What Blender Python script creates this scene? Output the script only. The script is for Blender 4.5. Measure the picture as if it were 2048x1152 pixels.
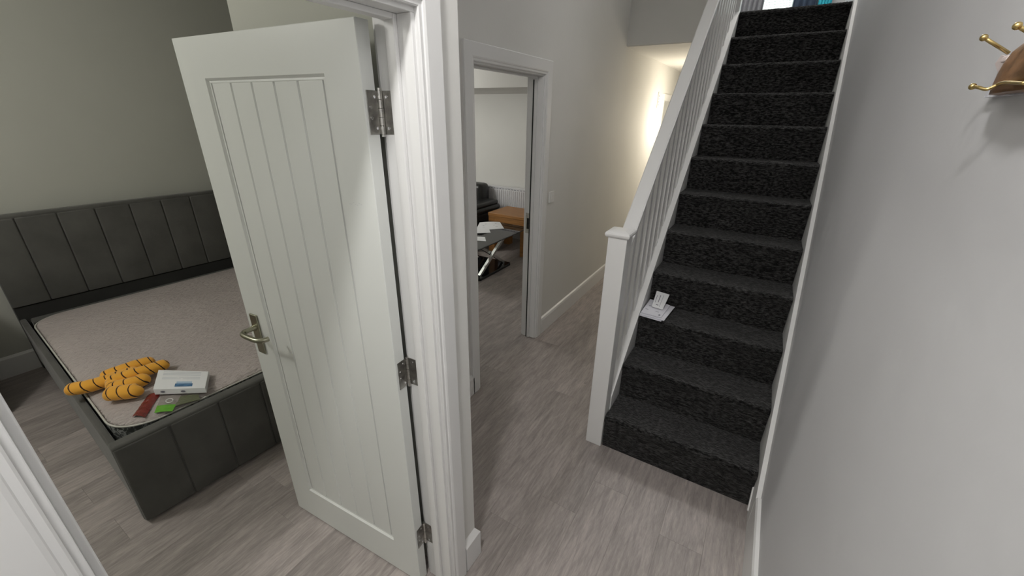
import bpy, bmesh, math, random
from mathutils import Vector, Matrix
S = bpy.context.scene
for o in list(bpy.data.objects): bpy.data.objects.remove(o)
COL = S.collection
R = math.radians
rnd = random.Random(7)

# ------------------------------------------------------------------ camera
cam = bpy.data.cameras.new('camera'); co = bpy.data.objects.new('camera', cam); COL.objects.link(co)
cam.sensor_width = 36; cam.lens = 810.36 / 2048 * 36; cam.clip_start = .02
yw, pt, rl = R(-30.989), R(23.195), R(.878)
F = Vector((math.sin(yw)*math.cos(pt), math.cos(yw)*math.cos(pt), -math.sin(pt)))
Rt = Vector((math.cos(yw), -math.sin(yw), 0)); Up = Rt.cross(F)
R2 = math.cos(rl)*Rt + math.sin(rl)*Up; U2 = -math.sin(rl)*Rt + math.cos(rl)*Up
M = Matrix((R2, U2, -F)).transposed().to_4x4(); M.translation = (0, 0, 1.7943)
co.matrix_world = M
S.camera = co

# ------------------------------------------------------------------ light and exposure
S.view_settings.view_transform = 'Standard'; S.view_settings.look = 'None'
S.view_settings.gamma = 1; S.view_settings.use_curve_mapping = False
S.view_settings.exposure = 0.0
w = bpy.data.worlds.new('world'); S.world = w; w.use_nodes = True
w.node_tree.nodes['Background'].inputs[0].default_value = (.8, .85, 1, 1)
w.node_tree.nodes['Background'].inputs[1].default_value = .05

def lamp(name, loc, power, radius, col=(1, 1, 1), kind='POINT', **kw):
    l = bpy.data.lights.new(name, kind); l.energy = power; l.color = col
    if kind == 'AREA': l.size = radius
    else: l.shadow_soft_size = radius
    for k, v in kw.items(): setattr(l, k, v)
    o = bpy.data.objects.new(name, l); o.location = loc; COL.objects.link(o); return o
L_HALL = lamp('entrance_light', (-.31, -.13, 3.00), 83, .09, (1, .98, .965), 'SPOT', spot_size=R(180), spot_blend=.30)
L_STAIR = lamp('landing_fill_light', (-.2, 5.0, 4.5), 50, .12, (1, .98, .95))  # added fill without a fitting, lifts the upper right wall and stair head
L_BED = lamp('bedroom_light', (-2.7, -.7, 2.66), 44, .13, (1, .985, .93))
L_LIV = lamp('living_room_light', (-4.4, 3.1, 2.0), 52, .40, (1, .99, .95))
L_FAR = lamp('passage_pendant_light', (-.95, 6.0, 1.74), 21, .12, (1, .89, .72))

# ------------------------------------------------------------------ materials
def mat(name, col, rough=.6, metal=0, bump=None, var=None, sheen=0, emit=None, spec=.5, rand=0, trans=0, alpha=1):
    """bump = (scale, strength, distance[, stretch xyz]); var = (scale, amount[, stretch]) colour mottling."""
    m = bpy.data.materials.new(name); m.use_nodes = True
    nt = m.node_tree; N = nt.nodes; Lk = nt.links; b = N['Principled BSDF']
    b.inputs['Base Color'].default_value = (*col, 1); b.inputs['Roughness'].default_value = rough
    b.inputs['Metallic'].default_value = metal
    b.inputs['Specular IOR Level'].default_value = spec
    if sheen:
        b.inputs['Sheen Weight'].default_value = sheen; b.inputs['Sheen Roughness'].default_value = .4
    if trans: b.inputs['Transmission Weight'].default_value = trans; b.inputs['IOR'].default_value = 1.45
    if emit: b.inputs['Emission Color'].default_value = (*emit[0], 1); b.inputs['Emission Strength'].default_value = emit[1]
    tc = N.new('ShaderNodeTexCoord')
    def noise(scale, st, detail=4):
        mp = N.new('ShaderNodeMapping'); mp.inputs['Scale'].default_value = st
        Lk.new(tc.outputs['Object'], mp.inputs[0])
        n = N.new('ShaderNodeTexNoise'); n.inputs['Scale'].default_value = scale; n.inputs['Detail'].default_value = detail
        Lk.new(mp.outputs[0], n.inputs['Vector']); return n
    cur = None
    if var:
        n = noise(var[0], var[2] if len(var) > 2 else (1, 1, 1))
        rp = N.new('ShaderNodeMapRange'); rp.inputs['From Min'].default_value = .3; rp.inputs['From Max'].default_value = .7
        rp.inputs['To Min'].default_value = 1-var[1]; rp.inputs['To Max'].default_value = 1+var[1]
        Lk.new(n.outputs['Fac'], rp.inputs['Value'])
        cur = rp.outputs[0]
    if rand:
        oi = N.new('ShaderNodeObjectInfo'); r2 = N.new('ShaderNodeMapRange')
        r2.inputs['To Min'].default_value = 1-rand; r2.inputs['To Max'].default_value = 1+rand
        Lk.new(oi.outputs['Random'], r2.inputs['Value'])
        if cur:
            mu = N.new('ShaderNodeMath'); mu.operation = 'MULTIPLY'; Lk.new(cur, mu.inputs[0]); Lk.new(r2.outputs[0], mu.inputs[1]); cur = mu.outputs[0]
        else: cur = r2.outputs[0]
    if cur:
        vm = N.new('ShaderNodeVectorMath'); vm.operation = 'SCALE'; vm.inputs[0].default_value = col
        Lk.new(cur, vm.inputs['Scale']); Lk.new(vm.outputs[0], b.inputs['Base Color'])
    if bump:
        n = noise(bump[0], bump[3] if len(bump) > 3 else (1, 1, 1), 5)
        bp = N.new('ShaderNodeBump'); bp.inputs['Strength'].default_value = bump[1]; bp.inputs['Distance'].default_value = bump[2]
        Lk.new(n.outputs['Fac'], bp.inputs['Height']); Lk.new(bp.outputs[0], b.inputs['Normal'])
    return m

WALL = mat('hall_wall_paint', (.73, .725, .695), .75, bump=(60, .12, .004), var=(2.0, .02))
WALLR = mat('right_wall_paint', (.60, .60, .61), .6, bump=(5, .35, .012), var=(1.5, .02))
BEDW = mat('bedroom_wall_paint', (.54, .545, .49), .85, bump=(60, .1, .003), var=(1.5, .03))
CEIL = mat('ceiling_paint', (.78, .77, .74), .85, bump=(50, .08, .003))
WOODW = mat('white_gloss_paint', (.80, .80, .79), .35, bump=(30, .03, .001))
DOORM = mat('white_door_paint', (.74, .76, .73), .38, bump=(40, .08, .002))
GAPM = mat('dark_gap', (.02, .02, .018), .8)
STEEL = mat('polished_steel', (.62, .61, .58), .22, metal=1, var=(60, .15))
LEAFM = mat('dull_steel_leaf', (.36, .35, .33), .34, metal=1, var=(50, .3))
BRUSH = mat('brushed_steel', (.36, .355, .275), .3, metal=1, bump=(200, .1, .001, (1, 1, 12)))
VELVET = mat('charcoal_velvet', (.095, .094, .086), .8, sheen=.25, bump=(45, .2, .004), var=(6, .18))
DARKF = mat('dark_bed_base_fabric', (.03, .03, .028), .9, var=(8, .15))
MATT = mat('mattress_quilt_fabric', (.50, .445, .425), .85, bump=(60, 1.0, .022, (1.0, .45, 1)), var=(3, .06))
PIPE = mat('mattress_piping', (.56, .55, .50), .6)
BRASS = mat('aged_brass', (.62, .47, .20), .3, metal=1, var=(40, .25))
WOODB = mat('brown_varnished_wood', (.23, .12, .055), .4, bump=(25, .4, .004, (1, 1, 3)), var=(18, .35, (1, 1, 4)))
OAK = mat('honey_oak', (.34, .155, .042), .45, bump=(30, .2, .002, (1, 8, 8)), var=(7, .22, (1, 9, 9)))
LEATH = mat('black_leather', (.012, .012, .012), .35, bump=(25, .4, .004))
BLACKG = mat('black_glass', (.012, .012, .014), .12)
CHROME = mat('chrome', (.75, .75, .75), .1, metal=1)
RADM = mat('white_radiator_enamel', (.74, .74, .76), .35)
PAPER = mat('white_paper', (.80, .80, .86), .7, bump=(14, .3, .003))
PAPER2 = mat('white_card', (.84, .85, .86), .55)
INK = mat('grey_ink', (.18, .18, .22), .7)
BLUEI = mat('blue_print', (.09, .20, .36), .5, var=(40, .4))
REDP = mat('dark_red_foil', (.20, .025, .02), .25, bump=(45, .8, .008), spec=.8)
GREENP = mat('green_foil', (.13, .42, .03), .25, bump=(45, .7, .006), spec=.8)
CLEARP = mat('grey_plastic_film', (.30, .27, .25), .15, bump=(40, .6, .005), spec=.8)
PLAST = mat('white_plastic', (.78, .78, .76), .35)
NAVY = mat('navy_cloth', (.05, .075, .12), .9, bump=(30, .4, .005))
CYAN = mat('cyan_cloth', (.05, .58, .72), .8, bump=(30, .4, .005))
CURT = mat('pale_curtain_cloth', (.66, .66, .70), .85)
CHESTM = mat('dark_red_brown_wood', (.06, .02, .015), .5, var=(10, .3, (1, 8, 1)))
HALLC = mat('landing_wall_paint', (.6, .6, .6), .8)

def floor_mat():
    m = mat('grey_laminate', (.33, .29, .27), .42); nt = m.node_tree; N = nt.nodes; Lk = nt.links; b = N['Principled BSDF']
    tc = N.new('ShaderNodeTexCoord'); oi = N.new('ShaderNodeObjectInfo')
    ad = N.new('ShaderNodeVectorMath'); ad.operation = 'ADD'
    sc = N.new('ShaderNodeVectorMath'); sc.operation = 'SCALE'; sc.inputs['Scale'].default_value = 37
    cb = N.new('ShaderNodeCombineXYZ'); Lk.new(oi.outputs['Random'], cb.inputs[0]); Lk.new(oi.outputs['Random'], cb.inputs[1])
    Lk.new(cb.outputs[0], sc.inputs[0]); Lk.new(tc.outputs['Object'], ad.inputs[0]); Lk.new(sc.outputs[0], ad.inputs[1])
    def nz(scale, st, det, dist=0):
        mp = N.new('ShaderNodeMapping'); mp.inputs['Scale'].default_value = st; Lk.new(ad.outputs[0], mp.inputs[0])
        n = N.new('ShaderNodeTexNoise'); n.inputs['Scale'].default_value = scale; n.inputs['Detail'].default_value = det
        n.inputs['Distortion'].default_value = dist
        Lk.new(mp.outputs[0], n.inputs['Vector']); return n.outputs['Fac']
    a = nz(9, (9, 1, 1), 6, .6); c = nz(3, (5, .8, 1), 4, 1.0); f = nz(60, (6, .6, 1), 3)
    def mr(v, lo, hi, a0=.3, a1=.7):
        r = N.new('ShaderNodeMapRange'); r.inputs['From Min'].default_value = a0; r.inputs['From Max'].default_value = a1
        r.inputs['To Min'].default_value = lo; r.inputs['To Max'].default_value = hi; Lk.new(v, r.inputs['Value']); return r.outputs[0]
    def mul(x, y):
        k = N.new('ShaderNodeMath'); k.operation = 'MULTIPLY'; Lk.new(x, k.inputs[0]); Lk.new(y, k.inputs[1]); return k.outputs[0]
    v = mul(mul(mr(a, .80, 1.16), mr(c, .82, 1.15)), mul(mr(f, .9, 1.1), mr(oi.outputs['Random'], .86, 1.12, 0, 1)))
    vm = N.new('ShaderNodeVectorMath'); vm.operation = 'SCALE'; vm.inputs[0].default_value = (.385, .343, .322)
    Lk.new(v, vm.inputs['Scale']); Lk.new(vm.outputs[0], b.inputs['Base Color'])
    bp = N.new('ShaderNodeBump'); bp.inputs['Strength'].default_value = .25; bp.inputs['Distance'].default_value = .002
    Lk.new(a, bp.inputs['Height']); Lk.new(bp.outputs[0], b.inputs['Normal'])
    return m
FLOORM = floor_mat()

def carpet_mat():
    m = mat('charcoal_carpet', (.018, .0176, .0172), .95, sheen=.16, spec=.1); nt = m.node_tree; N = nt.nodes; Lk = nt.links; b = N['Principled BSDF']
    tc = N.new('ShaderNodeTexCoord')
    def nz(s, det, st=(1, 1, 1)):
        mp = N.new('ShaderNodeMapping'); mp.inputs['Scale'].default_value = st; Lk.new(tc.outputs['Object'], mp.inputs[0])
        n = N.new('ShaderNodeTexNoise'); n.inputs['Scale'].default_value = s; n.inputs['Detail'].default_value = det; Lk.new(mp.outputs[0], n.inputs['Vector']); return n.outputs['Fac']
    a = nz(125, 6, (.35, 1, 1)); c = nz(9, 3, (.5, 1, 1)); f = nz(240, 2)
    cr = N.new('ShaderNodeMapRange'); cr.inputs['From Min'].default_value = .42; cr.inputs['From Max'].default_value = .68
    cr.inputs['To Min'].default_value = .1; cr.inputs['To Max'].default_value = 4.6; Lk.new(a, cr.inputs['Value'])
    c2 = N.new('ShaderNodeMapRange'); c2.inputs['From Min'].default_value = .35; c2.inputs['From Max'].default_value = .65
    c2.inputs['To Min'].default_value = .8; c2.inputs['To Max'].default_value = 1.25; Lk.new(c, c2.inputs['Value'])
    mu = N.new('ShaderNodeMath'); mu.operation = 'MULTIPLY'; Lk.new(cr.outputs[0], mu.inputs[0]); Lk.new(c2.outputs[0], mu.inputs[1])
    vm = N.new('ShaderNodeVectorMath'); vm.operation = 'SCALE'; vm.inputs[0].default_value = (.018, .0176, .0172)
    Lk.new(mu.outputs[0], vm.inputs['Scale']); Lk.new(vm.outputs[0], b.inputs['Base Color'])
    ad = N.new('ShaderNodeMath'); ad.operation = 'ADD'; Lk.new(a, ad.inputs[0]); Lk.new(f, ad.inputs[1])
    bp = N.new('ShaderNodeBump'); bp.inputs['Strength'].default_value = 1.0; bp.inputs['Distance'].default_value = .014
    Lk.new(ad.outputs[0], bp.inputs['Height']); Lk.new(bp.outputs[0], b.inputs['Normal'])
    return m
CARPET = carpet_mat()

def stripe_mat():
    m = mat('yellow_striped_plush', (.86, .42, .05), .9, sheen=.4, bump=(60, .4, .004)); nt = m.node_tree; N = nt.nodes; Lk = nt.links; b = N['Principled BSDF']
    uv = N.new('ShaderNodeUVMap'); uv.uv_map = 'UVMap'; sp = N.new('ShaderNodeSeparateXYZ'); Lk.new(uv.outputs[0], sp.inputs[0])
    n = N.new('ShaderNodeTexNoise'); n.inputs['Scale'].default_value = 3; Lk.new(uv.outputs[0], n.inputs['Vector'])
    def mth(op, x, y):
        k = N.new('ShaderNodeMath'); k.operation = op
        for i, v in enumerate((x, y)):
            if isinstance(v, (int, float)): k.inputs[i].default_value = v
            else: Lk.new(v, k.inputs[i])
        return k.outputs[0]
    # stripe every unit of U, sheared and bent round the tube
    bend = mth('MULTIPLY', mth('SINE', mth('MULTIPLY', sp.outputs[1], 6.2832), 0), .34)
    ph = mth('ADD', mth('ADD', sp.outputs[0], bend), mth('MULTIPLY', n.outputs['Fac'], .2))
    fr = mth('FRACT', ph, 0)
    st = mth('LESS_THAN', fr, .12)
    mx = N.new('ShaderNodeMix'); mx.data_type = 'RGBA'
    mx.inputs['A'].default_value = (.86, .42, .05, 1); mx.inputs['B'].default_value = (.03, .008, .006, 1)
    Lk.new(st, mx.inputs['Factor']); Lk.new(mx.outputs['Result'], b.inputs['Base Color'])
    return m
PLUSH = stripe_mat()

def damask_mat():
    m = mat('grey_damask_border', (.12, .125, .12), .6); nt = m.node_tree; N = nt.nodes; Lk = nt.links; b = N['Principled BSDF']
    tc = N.new('ShaderNodeTexCoord'); n = N.new('ShaderNodeTexNoise'); n.inputs['Scale'].default_value = 22; n.inputs['Distortion'].default_value = 2.5
    Lk.new(tc.outputs['Object'], n.inputs['Vector']); cr = N.new('ShaderNodeValToRGB')
    cr.color_ramp.elements[0].position = .46; cr.color_ramp.elements[0].color = (.06, .065, .062, 1)
    cr.color_ramp.elements[1].position = .54; cr.color_ramp.elements[1].color = (.34, .35, .34, 1)
    Lk.new(n.outputs['Fac'], cr.inputs[0]); Lk.new(cr.outputs[0], b.inputs['Base Color']); return m
DAMASK = damask_mat()

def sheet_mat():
    m = mat('glowing_printed_sheet', (.8, .9, .85), .6); nt = m.node_tree; N = nt.nodes; Lk = nt.links; b = N['Principled BSDF']
    b.inputs['Emission Color'].default_value = (.85, 1, .93, 1); b.inputs['Emission Strength'].default_value = 1.1  # emission stands in for daylight behind the sheet
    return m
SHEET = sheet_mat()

def glass_mat():
    m = bpy.data.materials.new('smoked_glass'); m.use_nodes = True; nt = m.node_tree; N = nt.nodes; Lk = nt.links
    N.remove(N['Principled BSDF']); t = N.new('ShaderNodeBsdfTransparent'); t.inputs[0].default_value = (.88, .90, .89, 1)
    g = N.new('ShaderNodeBsdfGlossy'); g.inputs['Roughness'].default_value = .03; g.inputs[0].default_value = (.9, .9, .9, 1)
    fr = N.new('ShaderNodeFresnel'); fr.inputs[0].default_value = 1.5
    mx = N.new('ShaderNodeMixShader'); Lk.new(fr.outputs[0], mx.inputs[0]); Lk.new(t.outputs[0], mx.inputs[1]); Lk.new(g.outputs[0], mx.inputs[2])
    Lk.new(mx.outputs[0], N['Material Output'].inputs[0]); return m
GLASS = glass_mat()

# ------------------------------------------------------------------ mesh helpers
def obj(name, bm, m, parent=None, smooth=False, **props):
    me = bpy.data.meshes.new(name); bmesh.ops.recalc_face_normals(bm, faces=bm.faces); bm.to_mesh(me); bm.free()
    if smooth:
        for p in me.polygons: p.use_smooth = True
    o = bpy.data.objects.new(name, me); COL.objects.link(o)
    for mm in (m if isinstance(m, (list, tuple)) else [m]): me.materials.append(mm)
    if parent: o.parent = parent
    for k, v in props.items(): o[k] = v
    return o
def empty(name, loc=(0, 0, 0), rz=0, **props):
    o = bpy.data.objects.new(name, None); o.location = loc; o.rotation_euler = (0, 0, rz); o.empty_display_size = .1
    COL.objects.link(o)
    for k, v in props.items(): o[k] = v
    return o
def abox(bm, x0, x1, y0, y1, z0, z1, bev=0, seg=2, mi=0):
    g = bmesh.ops.create_cube(bm, size=1); vs = g['verts']
    for v in vs:
        v.co = Vector(((x0+x1)/2 + v.co.x*(x1-x0), (y0+y1)/2 + v.co.y*(y1-y0), (z0+z1)/2 + v.co.z*(z1-z0)))
    fs = set(f for v in vs for f in v.link_faces)
    for f in fs: f.material_index = mi
    if bev:
        es = list({e for v in vs for e in v.link_edges})
        bmesh.ops.bevel(bm, geom=es, offset=bev, segments=seg, profile=.5, affect='EDGES')
def box(*a, **k):
    bm = bmesh.new(); abox(bm, *a, **k); return bm
def aprism(bm, pts, axis, a0, a1):
    """polygon pts in the two other axes, extruded along axis from a0 to a1"""
    def P(p, a):
        q = list(p); q.insert(axis, a); return q
    A = [bm.verts.new(P(p, a0)) for p in pts]; B = [bm.verts.new(P(p, a1)) for p in pts]
    bm.faces.new(A); bm.faces.new(B[::-1]); n = len(pts)
    for i in range(n): bm.faces.new((A[i], B[i], B[(i+1) % n], A[(i+1) % n]))
def prism(*a):
    bm = bmesh.new(); aprism(bm, *a); return bm
def aloft(bm, rings, close=True, caps=True):
    V = [[bm.verts.new(p) for p in r] for r in rings]; n = len(V[0])
    for i in range(len(V)-1):
        for j in range(n if close else n-1):
            bm.faces.new((V[i][j], V[i][(j+1) % n], V[i+1][(j+1) % n], V[i+1][j]))
    if caps:
        bm.faces.new(V[0][::-1]); bm.faces.new(V[-1])
    return V
def smoothpath(pts, n=8):
    P = [Vector(p) for p in pts]
    if len(P) < 3 or n < 2: return P
    out = []
    for i in range(len(P)-1):
        p0 = P[max(i-1, 0)]; p1 = P[i]; p2 = P[i+1]; p3 = P[min(i+2, len(P)-1)]
        for k in range(n):
            t = k/n
            out.append(.5*((2*p1)+(-p0+p2)*t+(2*p0-5*p1+4*p2-p3)*t*t+(-p0+3*p1-3*p2+p3)*t**3))
    out.append(P[-1]); return out
def atube(bm, pts, r, seg=10, caps=True, uvfreq=None, flat=1.0):
    """r: number or list per point; round ends when caps"""
    P = [Vector(p) for p in pts]; n = len(P); rr = r if isinstance(r, (list, tuple)) else [r]*n
    T = [(P[min(i+1, n-1)]-P[max(i-1, 0)]).normalized() for i in range(n)]
    ref = Vector((0, 0, 1)) if abs(T[0].z) < .9 else Vector((1, 0, 0))
    rings = []; L = 0; Ls = []
    for i in range(n):
        if i: L += (P[i]-P[i-1]).length
        Ls.append(L)
        a = T[i].cross(ref).normalized(); b = a.cross(T[i])
        ref = b
        rings.append([P[i] + a*rr[i]*math.cos(2*math.pi*j/seg) + b*rr[i]*flat*math.sin(2*math.pi*j/seg) for j in range(seg)])
    V = aloft(bm, rings, True, caps)
    if uvfreq:
        uv = bm.loops.layers.uv.get('UVMap') or bm.loops.layers.uv.new('UVMap'); bm.verts.index_update()
        idx = {}
        for i, ring in enumerate(V):
            for j, v in enumerate(ring): idx[v] = (i, j)
        for f in bm.faces:
            js = [idx[l.vert][1] for l in f.loops if l.vert in idx]
            for l in f.loops:
                if l.vert in idx:
                    i, j = idx[l.vert]
                    if j == 0 and max(js) == seg-1 and len(f.verts) == 4: j = seg
                    l[uv].uv = (Ls[i]*uvfreq, j/seg)
    return V
def tube(pts, r, seg=10, **k):
    bm = bmesh.new(); atube(bm, pts, r, seg, **k); return bm
def cyl(bm, c, axis, r, h, seg=16, r2=None):
    c = Vector(c); ax = Vector(axis).normalized(); ref = Vector((0, 0, 1)) if abs(ax.z) < .9 else Vector((1, 0, 0))
    a = ax.cross(ref).normalized(); b = a.cross(ax); r2 = r if r2 is None else r2
    ring = lambda o, q: [o + a*q*math.cos(2*math.pi*j/seg) + b*q*math.sin(2*math.pi*j/seg) for j in range(seg)]
    aloft(bm, [ring(c-ax*h/2, r), ring(c+ax*h/2, r2)])
def ball(bm, c, r, sc=(1, 1, 1), u=16, v=10):
    g = bmesh.ops.create_uvsphere(bm, u_segments=u, v_segments=v, radius=r)
    for q in g['verts']: q.co = Vector((q.co.x*sc[0], q.co.y*sc[1], q.co.z*sc[2])) + Vector(c)
def struct(name, bm, m, parent=None, **k):
    o = obj(name, bm, m, parent, **k)
    if not parent: o['kind'] = 'structure'
    return o

# ------------------------------------------------------------------ main dimensions (metres, camera over the origin)
XR = .305        # right wall
XW = -1.419      # left wall of the passage (living room side)
XB = -.7355; XBI = -.853     # entrance wall with the bedroom door, hall face and bedroom face
YC = .9436       # its outer corner
Y1, G, RS = 1.854, .2379, .2184   # first nosing, going, rise
XL, XS = -.4805, .285        # carpet between the stringers
YBULK, ZC = 4.455, 2.4154
TOP = 12*RS
# ------------------------------------------------------------------ shell
struct('wall_right', box(XR, XR+.12, -1.6, 5.75, 0, 5), WALLR)
# left passage wall with the living room doorway
DY0, DY1, DH = 1.938, 2.742, 2.035
bm = bmesh.new()
for a in ((XW-.117, XW, YC-.117, DY0-.03, 0, 5), (XW-.117, XW, DY1+.03, 6.33, 0, 5), (XW-.117, XW, DY0-.03, DY1+.03, DH+.03, 5)): abox(bm, *a)
abox(bm, XW-.117, XW, 7.13, 8.6, 0, 5); abox(bm, XW-.117, XW, 6.33, 7.13, 2.03, 5)
struct('wall_left', bm, WALL)
# entrance wall with the bedroom doorway
BY0, BY1, BH = .012, .778, 1.997
bm = bmesh.new()
for a in ((XBI, XB, -1.6, BY0-.03, 0, 5), (XBI, XB, BY1+.03, YC, 0, 5), (XBI, XB, BY0-.03, BY1+.03, BH+.03, 5)): abox(bm, *a)
struct('wall_entrance_left', bm, WALL)
struct('wall_return', box(XW-.117, XBI, YC-.117, YC, 0, 5), WALL)
struct('wall_front', box(XBI, XR+.12, -1.72, -1.6, 0, 5), WALL)
struct('wall_bulkhead', box(XW, -.60, YBULK, YBULK+.1, ZC+.005, 5), WALL)
struct('wall_landing_left', box(-.70, -.60, YBULK+.1, 5.75, TOP-.02, 5), HALLC)
struct('wall_landing_back', box(-.60, XR, 5.65, 5.75, TOP-.02, 5), HALLC)
struct('ceiling_entrance', box(XBI, XR, -1.6, .9, 3.14, 3.2), CEIL)
struct('ceiling_stairwell', box(XW-.117, XR+.12, -1.72, 5.75, 5, 5.1), CEIL)
struct('ceiling_passage', box(XW, -.60, YBULK+.02, 8.6, ZC, ZC+.02), CEIL)
struct('landing_floor', box(-.60, XR, Y1+11*G+.075, 5.65, ZC+.06, TOP-.03), CEIL)
struct('wall_passage_end', box(XW, -.5, 8.6, 8.7, 0, ZC), WALL)
# wall enclosing the space under the stairs
struct('wall_under_stairs', prism([(1.95, 0), (8.6, 0), (8.6, ZC), (4.4, ZC), (1.95, .22)], 0, -.552, -.50), WALL)

# bedroom shell
BX0, BJ = -4.349, -3.638
struct('wall_bedroom_head', box(BX0-.1, BX0, -2.3, 2.7, 0, 2.9), BEDW)
struct('wall_bedroom_far', box(BJ, XW-.117, 1.95, 2.05, 0, 2.9), BEDW)
struct('wall_bedroom_recess', box(BX0, BJ, 2.6, 2.7, 0, 2.9), BEDW)
struct('wall_bedroom_jog', box(BJ, BJ+.1, 2.05, 2.7, 0, 2.9), BEDW)
struct('wall_bedroom_near', box(BX0, XBI, -2.4, -2.3, 0, 2.9), BEDW)
bm = bmesh.new()
for a in ((XBI-.004, XBI, -2.3, BY0-.03, 0, 2.9), (XBI-.004, XBI, BY1+.03, YC-.117, 0, 2.9), (XBI-.004, XBI, BY0-.03, BY1+.03, BH+.03, 2.9)): abox(bm, *a)
abox(bm, XW-.117, XBI, YC-.121, YC-.117, 0, 2.9); abox(bm, XW-.121, XW-.117, YC-.121, 1.95, 0, 2.9)
struct('wall_bedroom_door_side', bm, BEDW)
struct('ceiling_bedroom', box(BX0-.1, XBI, -2.4, 2.7, 2.9, 3.0), CEIL)
struct('baseboard_bedroom', prism([(BX0+.001, 0.001), (BX0+.019, 0.001), (BX0+.019, .14), (BX0+.001, .155)], 1, -2.3, 2.6), WOODW)

# living room shell
LYF = 5.3
struct('wall_living_far', box(-6.6, XW-.117, LYF, LYF+.1, 0, ZC), WALL)
struct('wall_living_left', box(-6.7, -6.6, 2.7, LYF+.1, 0, ZC), WALL)
struct('wall_living_near', box(-6.6, BJ, 2.7, 2.8, 0, ZC), WALL)
struct('wall_living_side', box(BJ+.1, XW-.13, 2.05, 2.07, 0, ZC), WALL)
bm = box(BJ+.1, XW-.13, 2.05, 2.8, ZC, ZC+.1); abox(bm, -6.6, XW-.117, 2.8, LYF+.1, ZC, ZC+.1)
struct('ceiling_living', bm, CEIL)
struct('ceiling_living_beam', box(-6.6, XW-.117, 4.05, LYF, 2.055, ZC), CEIL)

# floor: screed slab plus every plank
floor = empty('floor', kind='structure')
bm = bmesh.new()
abox(bm, -6.7, XR+.12, -2.4, 8.7, -.12, -.012)
obj('screed', bm, mat('grey_screed', (.12, .11, .10), .9), floor)
PW, PL = .1856, 1.22
pm = None
known = {0: 1.471, -4: 1.150, -5: 2.181, -12: .172, -11: .62, -9: .604, -8: .95, -7: .3}
SP = []
def in_rooms(x0, x1, y0, y1):
    def ov(a0, a1, b0, b1): return x1 > a0 and x0 < a1 and y1 > b0 and y0 < b1
    return ov(XB, XR, -.2, 1.9) or ov(XW, -.5, .9, 8.6) or ov(-4.35, -.74, -.9, 1.95) or ov(-3.9, XW, 2.05, 5.3)
nplank = 0
me_cache = {}
def plank_mesh(wd, ln):
    key = (round(wd, 4), round(ln, 4))
    if key not in me_cache:
        b = bmesh.new(); g = .00015; c = .0005
        x0, x1, y0, y1 = g, wd-g, g, ln-g
        aloft(b, [[(x0, y0, -.012), (x1, y0, -.012), (x1, y1, -.012), (x0, y1, -.012)],
                  [(x0, y0, -c), (x1, y0, -c), (x1, y1, -c), (x0, y1, -c)],
                  [(x0+c, y0+c, 0), (x1-c, y0+c, 0), (x1-c, y1-c, 0), (x0+c, y1-c, 0)]])
        bmesh.ops.recalc_face_normals(b, faces=b.faces)
        me = bpy.data.meshes.new('plank'); b.to_mesh(me); b.free(); me.materials.append(FLOORM); me_cache[key] = me
    return me_cache[key]
for k in range(-28, 2):
    x0 = -.06 + k*PW; x1 = x0+PW
    off = known.get(k, (rnd.random()*PL))
    y = off - math.ceil((off+2.3)/PL)*PL
    while y < 8.6:
        if in_rooms(x0+.01, x1-.01, y+.01, y+PL-.01):
            if x1 <= XR+.12:
                p = bpy.data.objects.new('plank', plank_mesh(PW, PL)); p.location = (x0, y, 0); p.parent = floor; COL.objects.link(p); nplank += 1
        y += PL

# ------------------------------------------------------------------ skirting
def skirt_pts(sgn, x, th=.018, h=.155): return [(x, .001), (x+sgn*th, .001), (x+sgn*th, h-.026), (x+sgn*th*.7, h-.008), (x, h)]
struct('baseboard_left', prism(skirt_pts(1, XW), 1, DY1+.105, 6.26), WOODW)
struct('baseboard_left_near', prism(skirt_pts(1, XW), 1, YC+.018, DY0-.085), WOODW)
# entrance corner: mitred L
def mitred(name, x, ya, yb, xb_end):
    bm = bmesh.new(); prof = [(0, .001), (.018, .001), (.018, .138), (.0, .168)]
    r1 = [(x+t, ya, z) for t, z in prof]; r2 = [(x+t, yb+t, z) for t, z in prof]; r3 = [(xb_end, yb+t, z) for t, z in prof]
    aloft(bm, [r1, r2, r3]); return struct(name, bm, WOODW)
mitred('baseboard_entrance_corner', XB, .864, YC, XW+.018)
struct('baseboard_entrance', prism(skirt_pts(1, XB, h=.165), 1, -1.6, -.075), WOODW)
# right-hand skirting up to the stringer
struct('baseboard_right', prism([(XR, .001), (XR-.020, .001), (XR-.020, .190), (XR-.014, .2), (XR, .2)], 1, -1.6, 1.73), WOODW)

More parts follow.
